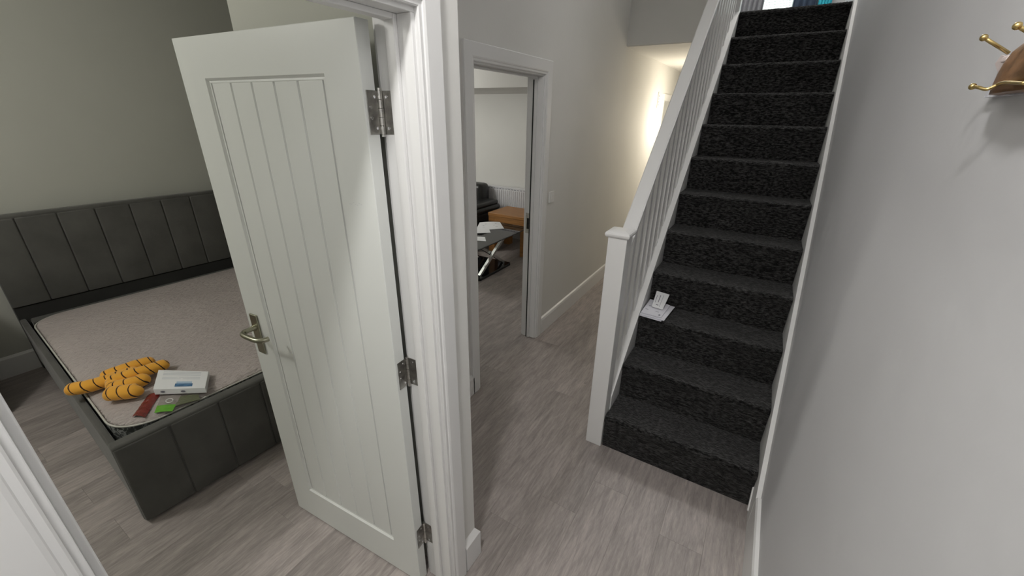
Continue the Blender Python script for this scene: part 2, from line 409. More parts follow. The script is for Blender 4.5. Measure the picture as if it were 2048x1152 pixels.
# ------------------------------------------------------------------ door frames
PROF = [(0, 0), (0, .010), (.003, .0125), (.0115, .0125), (.0135, .0155), (.019, .018), (.069, .018), (.072, .015), (.072, 0)]
def architrave(y0, y1, zh, x, sx, prof=PROF, wscale=1.0):
    bm = bmesh.new(); r = []
    for c in range(4):
        ring = []
        for wd, t in prof:
            wd *= wscale
            ring.append([(x+sx*t, y0-wd, .001), (x+sx*t, y0-wd, zh+wd), (x+sx*t, y1+wd, zh+wd), (x+sx*t, y1+wd, .001)][c])
        r.append(ring)
    aloft(bm, r); return bm
def frame(name, xa, xb, y0, y1, zh, stop, label, arch=((1,),), m=WOODW, ws=1.0):
    """lining between xa<xb, inner faces y0,y1,zh; stop=(xs0,xs1)"""
    e = empty(name, ((xa+xb)/2, (y0+y1)/2, 0), kind='structure', label=label); inv = Matrix.Translation(-e.location)
    def add(n, bm, mm=m, **k):
        bmesh.ops.transform(bm, matrix=inv, verts=bm.verts); return obj(n, bm, mm, e, **k)
    bm = bmesh.new()
    abox(bm, xa, xb, y0-.028, y0, .001, zh, .002); abox(bm, xa, xb, y1, y1+.028, .001, zh, .002); abox(bm, xa, xb, y0-.028, y1+.028, zh, zh+.028, .002)
    add('lining', bm)
    s0, s1 = stop; bm = bmesh.new()
    abox(bm, s0, s1, y0, y0+.012, .001, zh, .0025, 3); abox(bm, s0, s1, y1-.012, y1, .001, zh, .0025, 3); abox(bm, s0, s1, y0+.012, y1-.012, zh-.012, zh, .0025, 3)
    add('doorstop', bm)
    add('architrave', architrave(y0-.010, y1+.010, zh+.010, xb, 1, wscale=ws))
    add('architrave', architrave(y0-.010, y1+.010, zh+.010, xa-.005, -1, wscale=.9))
    return e, add
fr1, add1 = frame('trim_1', XBI, XB, BY0, BY1, BH, (-.809, -.778), 'white moulded door frame of the bedroom doorway, nearest to the viewer')
fr2, add2 = frame('trim_2', XW-.117, XW, DY0, DY1, DH, (XW-.073, XW-.045), 'white moulded door frame of the living room doorway', ws=1.22)
# dark painted-over seam and steel keep in the far jamb of the living room frame
add2('seam', box(XW-.074, XW-.066, DY1-.016, DY1-.0115, .004, DH-.02), GAPM)
bm = bmesh.new(); abox(bm, XW-.112, XW-.076, DY1-.002, DY1-.0005, .93, 1.09, .0005, 1)
add2('strike_plate', bm, STEEL, label='steel keep plate')
add2('latch_hole', box(XW-.10, XW-.083, DY1-.004, DY1-.0021, .965, 1.05), GAPM)
# third doorway far along the passage (closed white door)
fr3, add3 = frame('trim_3', XW-.117, XW, 6.36, 7.10, 2.0, (XW-.07, XW-.05), 'white door frame far along the lit passage wall')
d3 = struct('door_3', box(XW-.11, XW-.072, 6.365, 7.095, .01, 1.99, .002), DOORM)

# ------------------------------------------------------------------ bedroom door (open into the room)
DA = R(3.8165); DW, DT, DHT = .757, .040, 1.981
# local frame: +X from hinge to free edge, +Y away from the visible face, Z up
door = empty('door_1', (-.8528, .7226, .008), math.pi+DA, kind='structure', label='white cottage-style door with vertical grooves standing open into the bedroom')
# local X -> world (-cos, -sin) ; local Y -> world (sin, -cos): visible face looks to +Y local
PX0, PX1, PZ0, PZ1 = .122, .634, .177, 1.872
bm = bmesh.new()
ov = [(0, 0), (DW, 0), (DW, DHT), (0, DHT)]; iv = [(PX0, PZ0), (PX1, PZ0), (PX1, PZ1), (PX0, PZ1)]
aloft(bm, [[(x, -DT, z) for x, z in iv], [(x, -DT, z) for x, z in ov], [(x, -.0015, z) for x, z in ov],
           [(x+(.0015 if x == 0 else -.0015), 0, z+(.0015 if z == 0 else -.0015)) for x, z in ov], [(x, 0, z) for x, z in iv]], True, False)
obj('leaf', bm, DOORM, door)
# recessed moulding round the panel
bm = bmesh.new()
for (a, b_) in (((PX0, PZ0), (PX1, PZ1)),):
    rings = []
    prof = [(0, 0), (.003, -.003), (.007, -.0065), (.012, -.006), (.014, -.0075)]
    for d, t in prof:
        rings.append([(PX0+d, t, PZ0+d), (PX1-d, t, PZ0+d), (PX1-d, t, PZ1-d), (PX0+d, t, PZ1-d)])
    aloft(bm, rings, True, False)
obj('panel_moulding', bm, DOORM, door)
obj('panel_back', box(PX0+.001, PX1-.001, -DT+.001, -.01401, PZ0+.001, PZ1-.001), DOORM, door)
n = 5; x0 = PX0+.0138; wd = (PX1-PX0-.0276)/n
for k in range(n):
    a, b_ = x0+k*wd, x0+(k+1)*wd
    pts = [(a, -.0140), (a, -.0138), (a+.0045, -.0062), (b_-.0045, -.0062), (b_, -.0138), (b_, -.0140)]
    obj('panel_board', prism(pts, 2, PZ0+.0138, PZ1-.0138), DOORM, door)
# lever handle on backplate
hp = empty('handle', (.706, 0, 0), 0); hp.parent = door
bm = bmesh.new(); abox(bm, -.021, .021, .0003, .008, .900, 1.070, .003, 3); obj('backplate', bm, BRUSH, hp)
bm = bmesh.new(); cyl(bm, (0, .012, 1.015), (0, 1, 0), .011, .012, 20); obj('collar', bm, BRUSH, hp)
pts = smoothpath([(0, .010, 1.015), (0, .040, 1.015), (-.004, .056, 1.015), (-.022, .066, 1.015), (-.07, .066, 1.013), (-.100, .061, 1.012), (-.116, .048, 1.012), (-.120, .034, 1.012)], 6)
obj('lever', tube(pts, .0095, 14), BRUSH, hp, smooth=True)
# a faint pencil scribble
bm = bmesh.new()
for i in range(7):
    abox(bm, .052+i*.007, .056+i*.007, .0001, .0004, 1.557+.003*math.sin(i*2), 1.5585+.003*math.sin(i*2))
obj('pencil_mark', bm, mat('pencil', (.64, .66, .655), .7), door)
# hinges: leaf on the door edge, knuckle, leaf on the jamb rebate
for hz in (1.793, 1.024, .258):
    h = empty('hinge', (-.0045, -.0485, hz-.008)); h.parent = door
    bm = bmesh.new(); abox(bm, .0026, .0044, .006, .040, -.05, .05, .0004, 1); obj('door_leaf', bm, LEAFM, h)
    bm = bmesh.new()
    for i in range(5):
        cyl(bm, (0, 0, -.04+i*.02), (0, 0, 1), .0066 if i % 2 == 0 else .0062, .0188, 14)
    cyl(bm, (0, 0, .053), (0, 0, 1), .0055, .006, 14); cyl(bm, (0, 0, -.053), (0, 0, 1), .0055, .006, 14)
    obj('knuckle', bm, STEEL, h)
    bm = bmesh.new(); abox(bm, -.040, -.004, -.0062, -.0040, -.05, .05, .0004, 1); obj('jamb_leaf', bm, LEAFM, h)
    for (sx, sz) in ((.015, .036), (.030, .012), (.030, -.012), (.015, -.036)):
        bm = bmesh.new(); cyl(bm, (.0025, sx, sz), (-1, 0, 0), .0038, .0022, 10); obj('screw', bm, CHROME, h)
    for (sx, sz) in ((-.018, .036), (-.018, -.036)):
        bm = bmesh.new(); cyl(bm, (sx, -.0034, sz), (0, 1, 0), .0038, .0016, 10); obj('screw', bm, CHROME, h)

# ------------------------------------------------------------------ staircase
st = empty('staircase', (-.1, Y1, 0), label='straight staircase carpeted in charcoal with a white closed stringer and balustrade', category='staircase')
INV = Matrix.Translation(-st.location)
def sadd(n, bm, m, parent=st, **k):
    bmesh.ops.transform(bm, matrix=INV, verts=bm.verts); return obj(n, bm, m, parent, **k)
def step(i):
    """i-th riser and tread as one soft piece of carpet with a rolled nosing"""
    y = Y1+(i-1)*G; z0 = (i-1)*RS; z1 = i*RS; yr = y+.012; depth = G if i < 12 else 1.15
    P = []
    if i == 1: P.append((yr, z0+.001)); 
    else: P.append((yr, z0-.004))
    for k in range(1, 9): P.append((yr, z0 + (RS-.052)*k/8))
    for k in range(0, 8):
        t = R(205) - R(115)*k/7
        P.append((y+.024+.024*math.cos(t), z1-.024+.024*math.sin(t)))
    nt_ = 12 if i < 12 else 30
    for k in range(1, nt_+1): P.append((y+.024+(depth-.009)*k/nt_, z1-.003*math.sin(min(k, 6)/6*math.pi/2)))
    nx = 90; bm = bmesh.new(); rows = []
    r_ = random.Random(i)
    for py, pz in P:
        row = []
        for j in range(nx+1):
            x = XL+.001 + (XS-XL-.002)*j/nx
            dz = r_.uniform(-.0022, .0022); dy = r_.uniform(-.0022, .0022)
            w_ = .004*math.sin(x*7+i*1.7)+.002*math.sin(x*19+i)
            if i == 1 and pz < .01: dz = dy = 0
            row.append((x, py+dy+w_*.6*(1 if pz > z0+.02 else 0), pz+dz))
        rows.append(row)
    aloft(bm, rows, False, False)
    return bm
for i in range(1, 13): sadd('carpet_step', step(i), CARPET, smooth=True)
# timber carcass under the carpet
pts = [(Y1+.055, .0)]
for i in range(1, 12): pts += [(Y1+(i-1)*G+.055, i*RS-.014), (Y1+i*G+.055, i*RS-.014)]
pts += [(Y1+11*G+.055, TOP-.02), (Y1+11*G+.055, 2.3), (Y1+.6, .0)]
sadd('carcass', prism(pts, 0, XL+.002, XS-.002), mat('raw_timber', (.3, .2, .12), .8))
# right stringer: white board hugging the wall, thin top edge
K = .915
zl = lambda y: .178+K*(y-1.725)
bm = prism([(1.735, .001), (1.735, .175), (1.725, .178), (Y1+11*G, zl(Y1+11*G)), (4.75, zl(Y1+11*G)+.12), (5.6, zl(Y1+11*G)+.12), (5.6, TOP-.1), (Y1+11*G, 2.30), (2.0, .001)], 0, XS, XR-.0005)
sadd('wall_stringer', bm, WOODW)
bm = prism([(1.80, .03), (1.812, .022), (1.90, .15), (1.888, .158)], 0, XS-.006, XS-.0001); sadd('stringer_end_bead', bm, WOODW)
# left closed stringer
zs = lambda y: RS+.922*(y-Y1)+.004
bm = prism([(1.94, .001), (1.94, zs(1.94)), (4.46, zs(4.46)), (4.46, 2.30), (2.2, .001)], 0, -.575, XL); sadd('outer_stringer', bm, WOODW)
# newel
nx0, nx1, ny0, ny1 = -.5768, -.4848, 1.8459, 1.9379
npost = sadd('newel_post', box(nx0, nx1, ny0, ny1, .001, 1.268, .003), WOODW)
bm = bmesh.new(); c = .012
aloft(bm, [[(nx0-d, ny0-d, z), (nx1+d, ny0-d, z), (nx1+d, ny1+d, z), (nx0-d, ny1+d, z)] for d, z in ((.002, 1.262), (.008, 1.266), (.012, 1.272), (.0135, 1.280), (.011, 1.288), (.004, 1.2925), (-.02, 1.297))])
sadd('newel_cap', bm, WOODW, npost)
tp = sadd('newel_post', box(nx0, nx1, 4.45, 4.54, TOP-.35, TOP+.95, .003), WOODW, label='upper newel post at the stair head')
# handrail
zr = lambda y: 1.68+.93*(y-2.5)
prof = [(-.034, -.036), (-.034, -.022), (-.037, -.016), (-.037, -.006), (-.031, 0), (.031, 0), (.037, -.006), (.037, -.016), (.034, -.022), (.034, -.036)]
bm = bmesh.new(); xc = -.534
aloft(bm, [[(xc+a, y, zr(y)+b_) for a, b_ in prof] for y in (1.936, 4.452)])
sadd('handrail', bm, WOODW)
nb = 21
for k in range(nb):
    y = 2.005+k*(4.40-2.005)/(nb-1); h = .0205
    za, zb = zs(y), zr(y)-.037
    bm = bmesh.new()
    s1_, s2_ = .927*h, .93*h
    V = [(-h, -h), (h, -h), (h, h), (-h, h)]
    aloft(bm, [[(xc+a, y+b_, za+.927*b_) for a, b_ in V], [(xc+a, y+b_, zb+.93*b_) for a, b_ in V]])
    sadd('baluster', bm, WOODW)

# letters on the fourth... third tread
def sheet(name, corners, th, m, label, cat, group=None, marks=None, curl=0, sub=6):
    """thin sheet through 4 world corners (a,b,c,d); marks = list of (u0,u1,v0,v1) ink bars"""
    a, b, c_, d = [Vector(q) for q in corners]; cen = (a+b+c_+d)/4
    nrm = (b-a).cross(d-a).normalized()
    if nrm.z < 0: nrm = -nrm
    P = lambda u, v: (a*(1-u)+b*u)*(1-v)+(d*(1-u)+c_*u)*v + nrm*curl*math.sin(u*math.pi)*math.sin(v*math.pi*.5)
    root = None
    bm = bmesh.new(); top = []; bot = []
    g0 = [[bm.verts.new(P(i/sub, j/sub)+nrm*th-cen) for i in range(sub+1)] for j in range(sub+1)]
    g1 = [[bm.verts.new(P(i/sub, j/sub)-cen) for i in range(sub+1)] for j in range(sub+1)]
    for g in (g0, g1):
        for j in range(sub):
            for i in range(sub): bm.faces.new((g[j][i], g[j][i+1], g[j+1][i+1], g[j+1][i]))
    bd = [(0, i) for i in range(sub)]+[(j, sub) for j in range(sub)]+[(sub, i) for i in range(sub, 0, -1)]+[(j, 0) for j in range(sub, 0, -1)]
    for k in range(len(bd)):
        p, q = bd[k], bd[(k+1) % len(bd)]
        bm.faces.new((g0[p[0]][p[1]], g0[q[0]][q[1]], g1[q[0]][q[1]], g1[p[0]][p[1]]))
    o = obj(name, bm, m, label=label, category=cat); o.location = cen
    if group: o['group'] = group
    if marks:
        for mk in marks:
            u0, u1, v0, v1 = mk[:4]; mm = mk[4] if len(mk) > 4 else INK
            bm = bmesh.new(); e = .0004
            q = [P(u0, v0), P(u1, v0), P(u1, v1), P(u0, v1)]
            aloft(bm, [[k+nrm*(th+.0001)-cen for k in q], [k+nrm*(th+e+.0001)-cen for k in q]])
            obj(mk[5] if len(mk) > 5 else 'printed_mark', bm, mm, o)
    return o
t3 = 3*RS
sheet('envelope', [(-.478, 2.335, t3+.004), (-.345, 2.322, t3+.004), (-.333, 2.52, t3+.006), (-.474, 2.545, t3+.006)], .004, PAPER, 'bottom envelope of the small pile of post on the stair carpet', 'envelope', 'post on the stairs')
sheet('envelope', [(-.478, 2.343, t3+.010), (-.330, 2.328, t3+.010), (-.310, 2.54, t3+.020), (-.472, 2.552, t3+.018)], .004, PAPER, 'middle envelope of the post on the stairs, its right edge poking out', 'envelope', 'post on the stairs')
sheet('envelope', [(-.476, 2.352, t3+.017), (-.352, 2.345, t3+.018), (-.338, 2.53, t3+.028), (-.470, 2.554, t3+.030)], .003, PAPER, 'white envelope on top of the post pile with small dark stamp mark', 'envelope', 'post on the stairs',
      marks=[(.82, .9, .08, .16), (.1, .75, .28, .30), (.15, .5, .55, .57)], curl=.004)
sheet('letter', [(-.432, 2.44, t3+.034), (-.364, 2.43, t3+.034), (-.356, 2.553, t3+.092), (-.438, 2.556, t3+.098)], .002, PAPER2, 'small printed card leaning against the stair riser above the post', 'letter', 'post on the stairs',
      marks=[(.15, .18, .3, .75), (.38, .43, .35, .8), (.62, .64, .1, .85), (.3, .5, .16, .2)])

# ------------------------------------------------------------------ things at the head of the stairs
yb = 5.648
wn = empty('window_1', (-.25, yb, 3.4), kind='structure')
obj('window_frame', box(-.33, .30, -.018, .0, -.66, -.62), WOODW, wn)
bm = bmesh.new(); nf = 60; ring0 = []; ring1 = []
rows = []
for j, z in enumerate((2.64, 3.3, 4.1)):
    rows.append([(-.60+.205*i/nf+.002, yb-.055+.018*math.sin(i/nf*math.pi*9), z) for i in range(nf+1)])
aloft(bm, rows, False, False)
cu = obj('curtain', bm, CURT, smooth=True, label='pale pleated curtain at the left of the stair head', category='curtain')
md = cu.modifiers.new('thickness', 'SOLIDIFY'); md.thickness = .003
# printed bright sheet
bm = box(-.392, -.140, yb-.014, yb-.010, 2.66, 3.42)
ps = obj('printed_sheet', bm, SHEET, label='bright white sheet of small grey print hanging at the stair head', category='poster')
bm = bmesh.new(); r_ = random.Random(3)
for row in range(16):
    z = 2.845+row*.022+.0; x = -.375
    while x < -.165:
        wl = r_.uniform(.008, .026); abox(bm, x, x+wl, yb-.0152, yb-.0141, z+.006*(x+.375), z+.006*(x+.375)+.0045); x += wl+r_.uniform(.004, .008)
obj('text_rows', bm, mat('grey_print', (.42, .48, .45), .8, emit=((.85, 1, .93), .35)), ps, kind='stuff')  # print gets a weaker share of the sheet's put-in glow
def cloth(name, x0, x1, z0, z1, m, label, folds, cat):
    bm = bmesh.new(); rows = []; nf = 40
    for j in range(6):
        z = z0+(z1-z0)*j/5
        rows.append([(x0+(x1-x0)*i/nf, yb-.04+.014*math.sin(i/nf*math.pi*folds+j*.2), z) for i in range(nf+1)])
    aloft(bm, rows, False, False); o = obj(name, bm, m, smooth=True, label=label, category=cat)
    md = o.modifiers.new('thickness', 'SOLIDIFY'); md.thickness = .006; return o
cloth('hanging_cloth', -.132, .068, 2.66, 3.5, NAVY, 'dark navy cloth hanging beside the bright printed sheet', 7, 'cloth')
cloth('hanging_cloth', .080, .190, 2.68, 3.4, CYAN, 'bright cyan cloth hanging right of the navy cloth at the stair head', 9, 'cloth')

# ------------------------------------------------------------------ coat hook on the right wall
hk = empty('coat_hook', (XR, 1.0, 1.85), label='brass triple coat hook on a brown wooden mount on the right wall', category='coat hook')
def hadd(n, bm, m, **k):
    bmesh.ops.transform(bm, matrix=Matrix.Translation((-XR, -1.0, -1.85)), verts=bm.verts); return obj(n, bm, m, hk, **k)
# back plate, white chipped edge
hadd('mount_board', prism([(.86, 1.832), (1.082, 1.832), (1.072, 1.862), (1.060, 1.885), (1.048, 1.897), (1.0, 1.902), (.86, 1.902)], 0, XR-.012, XR-.0005), mat('chipped_white_edge', (.62, .62, .66), .6, var=(40, .3)))
# rounded brown front
bm = bmesh.new(); rings = []
for k in range(9):
    a = k/8*math.pi/2; sc = math.cos(a)*.96+.04*1; dx = .012+.026*math.sin(a)
    rings.append([(XR-dx, .84+(y-.84)*(.44+.56*math.cos(a)), 1.834+(z-1.834)*(.78+.22*math.cos(a))) for y, z in ((.80, 1.834), (.93, 1.834), (1.030, 1.834), (1.032, 1.848), (1.030, 1.864), (1.022, 1.880), (1.005, 1.894), (.975, 1.902), (.93, 1.906), (.80, 1.902))])
aloft(bm, rings); hadd('wooden_front', bm, WOODB, smooth=True)
bm = bmesh.new(); ch = smoothpath([(.286, .998, 1.837), (.286, 1.008, 1.851), (.286, 1.015, 1.865), (.286, 1.014, 1.877)], 6)
atube(bm, ch, .0016, 8); hadd('brass_edging', bm, BRASS, smooth=True)
def arm(n, pts, r, rb, m=BRASS):
    bm = bmesh.new(); sp = smoothpath(pts, 6) if len(pts) > 2 else [Vector(p) for p in pts]
    atube(bm, sp, r, 12); ball(bm, sp[-1], rb); hadd(n, bm, m, smooth=True)
arm('upper_arm', [(.283, 1.020, 1.8930), (.245, 1.0085, 1.9145)], .0026, .0050)
arm('upper_arm', [(.283, .918, 1.8965), (.245, .8935, 1.9125)], .0026, .0050)
arm('lower_arm', [(.262, .85, 1.841), (.264, .915, 1.846), (.266, .943, 1.846), (.262, .948, 1.842), (.256, .949, 1.839), (.249, .957, 1.842), (.245, .969, 1.844)], .0024, .0048)
# torn paper tag tucked behind
sh = [(.292, 1.086, 1.884), (.290, 1.068, 1.895), (.286, 1.024, 1.888), (.290, 1.046, 1.866)]
bm = bmesh.new(); v = [Vector(q) for q in sh]; aloft(bm, [v, [q+Vector((-.0015, 0, 0)) for q in v]]); hadd('torn_label', bm, mat('pinkish_paper', (.72, .62, .60), .7))
bm = bmesh.new(); abox(bm, .279, .285, 1.004, 1.026, 1.880, 1.889, .002); hadd('paper_tag', bm, mat('pinkish_paper_tag', (.70, .60, .58), .7))

# ------------------------------------------------------------------ switches
def switch(x, y, z, w_, h_, label, name='light_switch'):
    e = empty(name, (x, y, z), label=label, category='switch')
    bm = bmesh.new(); abox(bm, .0003, .009, -w_/2, w_/2, -h_/2, h_/2, .002); obj('face_plate', bm, PLAST, e)
    bm = bmesh.new(); abox(bm, .009, .013, -.012, .012, -.018, .018, .001); obj('rocker', bm, PLAST, e); return e
switch(XW, 2.945, 1.195, .086, .086, 'white light switch beside the living room door frame')
e = empty('wall_sensor', (XW, 6.02, 2.0), label='small white wall unit with dark slots beyond the handrail', category='sensor')
bm = bmesh.new(); abox(bm, .0003, .012, -.03, .03, -.10, .09, .003); obj('case', bm, PLAST, e)
for k in range(4):
    obj('slot', box(.0121, .013, -.012, .012, -.07+k*.035, -.055+k*.035), INK, e)
# pendant in the passage, behind the handrail from here
e = empty('pendant_lamp', (-.95, 6.0, 1.74), label='pendant bulb on a white cord lighting the far passage behind the handrail', category='ceiling light')
bm = bmesh.new(); cyl(bm, (0, 0, .40), (0, 0, 1), .003, .54, 8); obj('cord', bm, PLAST, e)
bm = bmesh.new(); cyl(bm, (0, 0, .115), (0, 0, 1), .018, .05, 14); obj('bulb_holder', bm, PLAST, e)
bm = bmesh.new(); cyl(bm, (0, 0, .671), (0, 0, 1), .045, .008, 20); obj('ceiling_rose', bm, PLAST, e)

# ------------------------------------------------------------------ bed
BA = R(3.3)
bed = empty('bed', (-2.111, .241, 0), -BA, label='charcoal velvet double bed frame with channelled headboard and footboard', category='bed')
BWID = 1.6; BL = 2.125
# local: x = -u (towards the headboard is -x), y = v
def pad(x0, x1, y0, y1, z0, z1, b=.012):
    bm = bmesh.new(); abox(bm, x0, x1, y0, y1, z0, z1, b, 4); return bm
fb = obj('footboard', pad(-.066, -.010, 0, BWID, .02, .462, .012), VELVET, bed, smooth=False)
for k in range(8):
    obj('padded_panel', pad(-.022, .0, .002+.2*k+.0015, .2*(k+1)-.0005, .022, .452, .009), VELVET, fb, smooth=True)
obj('top_roll', pad(-.064, -.004, .0, BWID, .438, .466, .013), VELVET, fb, smooth=True)
hb = obj('headboard', pad(-BL-.080, -BL-.028, .0, BWID, .01, 1.128, .012), VELVET, bed)
ys = [0, .19, .39, .59, .79, .99, 1.19, 1.40, 1.60]
for k in range(8):
    obj('padded_panel', pad(-BL-.040, -BL, ys[k]+.0015, ys[k+1]-.0015, .510, 1.112, .010), VELVET, hb, smooth=True)
obj('top_roll', pad(-BL-.080, -BL-.006, .0, BWID, 1.100, 1.134, .013), VELVET, hb, smooth=True)
obj('lower_panel', box(-BL-.03, -BL-.012, .004, BWID-.004, .02, .505), DARKF, hb)
for (y0, y1) in ((.004, .034), (BWID-.034, BWID-.004)):
    obj('side_rail', pad(-BL-.02, -.067, y0, y1, .085, .42, .010), VELVET, bed)
obj('head_rim', pad(-BL-.01, -BL+.10, .052, BWID-.052, .25, .415, .010), VELVET, bed)
obj('slat_base', box(-BL+.102, -.07, .052, BWID-.052, .17, .19), DARKF, bed)
for (u, v) in ((.14, .06), (.14, BWID-.08), (BL-.1, .06), (BL-.1, BWID-.08)):
    obj('leg', pad(-u-.03, -u+.03, v-.02, v+.03, .001, .086, .004), DARKF, bed)

# mattress
mt = empty('mattress', (-2.111, .241, .19), -BA, label='bare off-white mattress with grey patterned border on the charcoal bed', category='mattress')
def rrect(x0, x1, y0, y1, r, n=10):
    P = []
    for cx, cy, a0 in ((x1-r, y1-r, 0), (x0+r, y1-r, 90), (x0+r, y0+r, 180), (x1-r, y0+r, 270)):
        for k in range(n+1):
            a = R(a0+90*k/n); P.append((cx+r*math.cos(a), cy+r*math.sin(a)))
    return P
mx0, mx1, my0, my1 = -1.985, -.112, .045, 1.53
def ring(ins, z): return [(x, y, z) for x, y in rrect(mx0+ins, mx1-ins, my0+ins, my1-ins, max(.165-ins, .01))]
bm = bmesh.new(); aloft(bm, [ring(.012, .002), ring(.0, .012), ring(-.004, .13), ring(.0, .245), ring(.006, .250)]); obj('patterned_border', bm, DAMASK, mt, smooth=False)
bm = bmesh.new()
rg = [ring(.0, .250), ring(.010, .262), ring(.03, .268), ring(.08, .271), ring(.125, .273)]
V = aloft(bm, rg, True, True); obj('quilted_top', bm, MATT, mt, smooth=True)
pp = rrect(mx0-.003, mx1+.003, my0-.003, my1+.003, .168)
for z in (.254, .008):
    bm = bmesh.new(); q = [Vector((x, y, z)) for x, y in pp]; atube(bm, q+[q[0]], .0045, 8, caps=False); obj('piping', bm, PIPE, mt, smooth=True)
ZM = .19+.2705

# striped plush on the mattress: limbs as tubes with rounded ends
toy = empty('plush_toy', (-2.5, .42, ZM), label='yellow plush toy with thin dark stripes lying limp on the mattress', category='toy')
def limb(pts, r, freq=15):
    P = smoothpath(pts, 7); n = len(P); rr = []
    L = [0]
    for i in range(1, n): L.append(L[-1]+(P[i]-P[i-1]).length)
    T_ = L[-1]
    for l in L:
        d = min(l, T_-l); rr.append(max(r*math.sqrt(max(0, 1-max(0, (1-d/(r*.8)))**2)), r*.15) * (1+.02*math.sin(l*freq*2*math.pi)))
    bm = bmesh.new(); atube(bm, P, rr, 18, uvfreq=freq, flat=.85)
    bmesh.ops.transform(bm, matrix=Matrix.Translation(-toy.location), verts=bm.verts)
    obj('limb', bm, PLUSH, toy, smooth=True)
z0 = ZM+.038
limb([(-2.752, .268, z0), (-2.703, .325, z0), (-2.678, .395, z0), (-2.655, .470, z0+.004), (-2.640, .53, z0)], .037, 23)
limb([(-2.735, .392, z0), (-2.705, .487, z0+.010), (-2.700, .545, z0+.008), (-2.690, .615, z0)], .037, 23)
limb([(-2.640, .395, z0+.010), (-2.601, .477, z0+.020), (-2.590, .550, z0+.014), (-2.600, .645, z0+.002)], .034, 23)
limb([(-2.585, .385, z0), (-2.535, .455, z0+.004), (-2.530, .490, z0+.002), (-2.548, .530, z0)], .038, 23)
limb([(-2.535, .355, z0+.005), (-2.480, .405, z0+.008), (-2.440, .450, z0+.006), (-2.440, .470, z0+.005)], .041, 23)
limb([(-2.69, .44, z0), (-2.62, .415, z0+.004), (-2.55, .40, z0)], .034, 23)

# white carton, thin folded blister packets
def P3(x, y, z): return (x, y, z)
cb = empty('medicine_carton', (-2.36, .60, ZM), label='flat white printed carton lying beside the yellow plush toy on the mattress', category='box')
def cadd(n, bm, m, **k):
    bmesh.ops.transform(bm, matrix=Matrix.Translation(-cb.location), verts=bm.verts); return obj(n, bm, m, cb, **k)
A, B, C_, D = Vector((-2.372, .494, .512)), Vector((-2.180, .640, .506)), Vector((-2.330, .722, .500)), Vector((-2.547, .580, .512))
dn = Vector((.001, -.001, -.033))
bm = bmesh.new(); aloft(bm, [[A, B, C_, D], [A+dn, B+dn*.95, C_+dn*.8, D+dn]]); bmesh.ops.bevel(bm, geom=list(bm.edges), offset=.0015, segments=1, affect='EDGES')
cadd('carton_body', bm, PAPER2)
up_ = Vector((0, 0, .0008))
def onbox(u0, u1, v0, v1, m, n='printed_panel', e=.0006):
    q = lambda u, v: (A*(1-u)+B*u)*(1-v)+(D*(1-u)+C_*u)*v+up_
    bm = bmesh.new(); r = [q(u0, v0), q(u1, v0), q(u1, v1), q(u0, v1)]
    aloft(bm, [r, [k+Vector((0, 0, e)) for k in r]]); cadd(n, bm, m)
onbox(.40, .74, .09, .25, BLUEI); onbox(.42, .72, .25, .36, mat('pale_blue_print', (.45, .58, .72), .5))
for v in (.50, .58, .72, .80, .88): onbox(.12, .86, v, v+.018, mat('pale_grey_print', (.55, .58, .62), .6), 'text_line')
fn = (B-A).cross(Vector((0, 0, 1))).normalized()
for u in (.17, .56):
    c = A.lerp(B, u)+dn*.5+fn*.0012; t = (B-A).normalized(); bm = bmesh.new()
    r = [c+t*.011*math.cos(k/14*6.283)+Vector((0, 0, 1))*.0055*math.sin(k/14*6.283) for k in range(14)]
    aloft(bm, [r, [k+fn*.0008 for k in r]]); cadd('oval_window', bm, INK)

def wrapper(name, corners, mats, label, bands, seed, pid='foil'):
    """crumpled flat packet through 4 corners; bands = list of (u0,u1,material,part name)"""
    a, b, c, d = [Vector(q) for q in corners]; cen = (a+b+c+d)/4
    e = empty(name, cen, label=label, category='wrapper'); r_ = random.Random(seed)
    for u0, u1, m, pn in bands:
        nu, nv = max(3, int((u1-u0)*16)), 6; bm = bmesh.new(); g = []
        for i in range(nu+1):
            u = u0+(u1-u0)*i/nu; row = []
            for j in range(nv+1):
                v = j/nv; p = (a*(1-u)+b*u)*(1-v)+(d*(1-u)+c*u)*v
                h = (.007*math.sin(v*math.pi)+.004*abs(math.sin(u*14+seed))*math.sin(v*math.pi)+r_.uniform(0, .003))*(1 if seed == 1 else .35)
                row.append(bm.verts.new(p-cen+Vector((0, 0, h+.001))))
            g.append(row)
        for i in range(nu):
            for j in range(nv): bm.faces.new((g[i][j], g[i][j+1], g[i+1][j+1], g[i+1][j]))
        o = obj(pn, bm, m, e); md = o.modifiers.new('thickness', 'SOLIDIFY'); md.thickness = .0012
    return e
zz = ZM+.003
wrapper('snack_wrapper', [(-2.290, .372, zz), (-2.425, .480, zz), (-2.375, .512, zz), (-2.236, .402, zz)], None, 'crumpled dark red foil wrapper on the mattress in front of the plush toy',
        [(0, .30, REDP, 'foil'), (.30, 1, REDP, 'foil')], 1)
gw = wrapper('blister_packet', [(-2.236, .438, zz), (-2.360, .510, zz), (-2.285, .570, zz), (-2.178, .488, zz)], None, 'half green, half clear foil packet lying beside the red wrapper',
        [(0, .40, GREENP, 'green_end'), (.40, 1, CLEARP, 'clear_film')], 4)
bm = bmesh.new(); pr = [Vector((.004+.020*math.cos(k/20*6.283), .010+.013*math.sin(k/20*6.283), .014)) for k in range(21)]
atube(bm, pr, .0022, 6, caps=False); obj('white_ring', bm, PLAST, gw, smooth=True)
wrapper('plastic_strip', [(-2.215, .500, zz), (-2.275, .560, zz), (-2.215, .615, zz), (-2.165, .60, zz)], None, 'dull olive strip of plastic film under the corner of the carton',
        [(0, 1, mat('olive_film', (.13, .14, .08), .3), 'film')], 6)

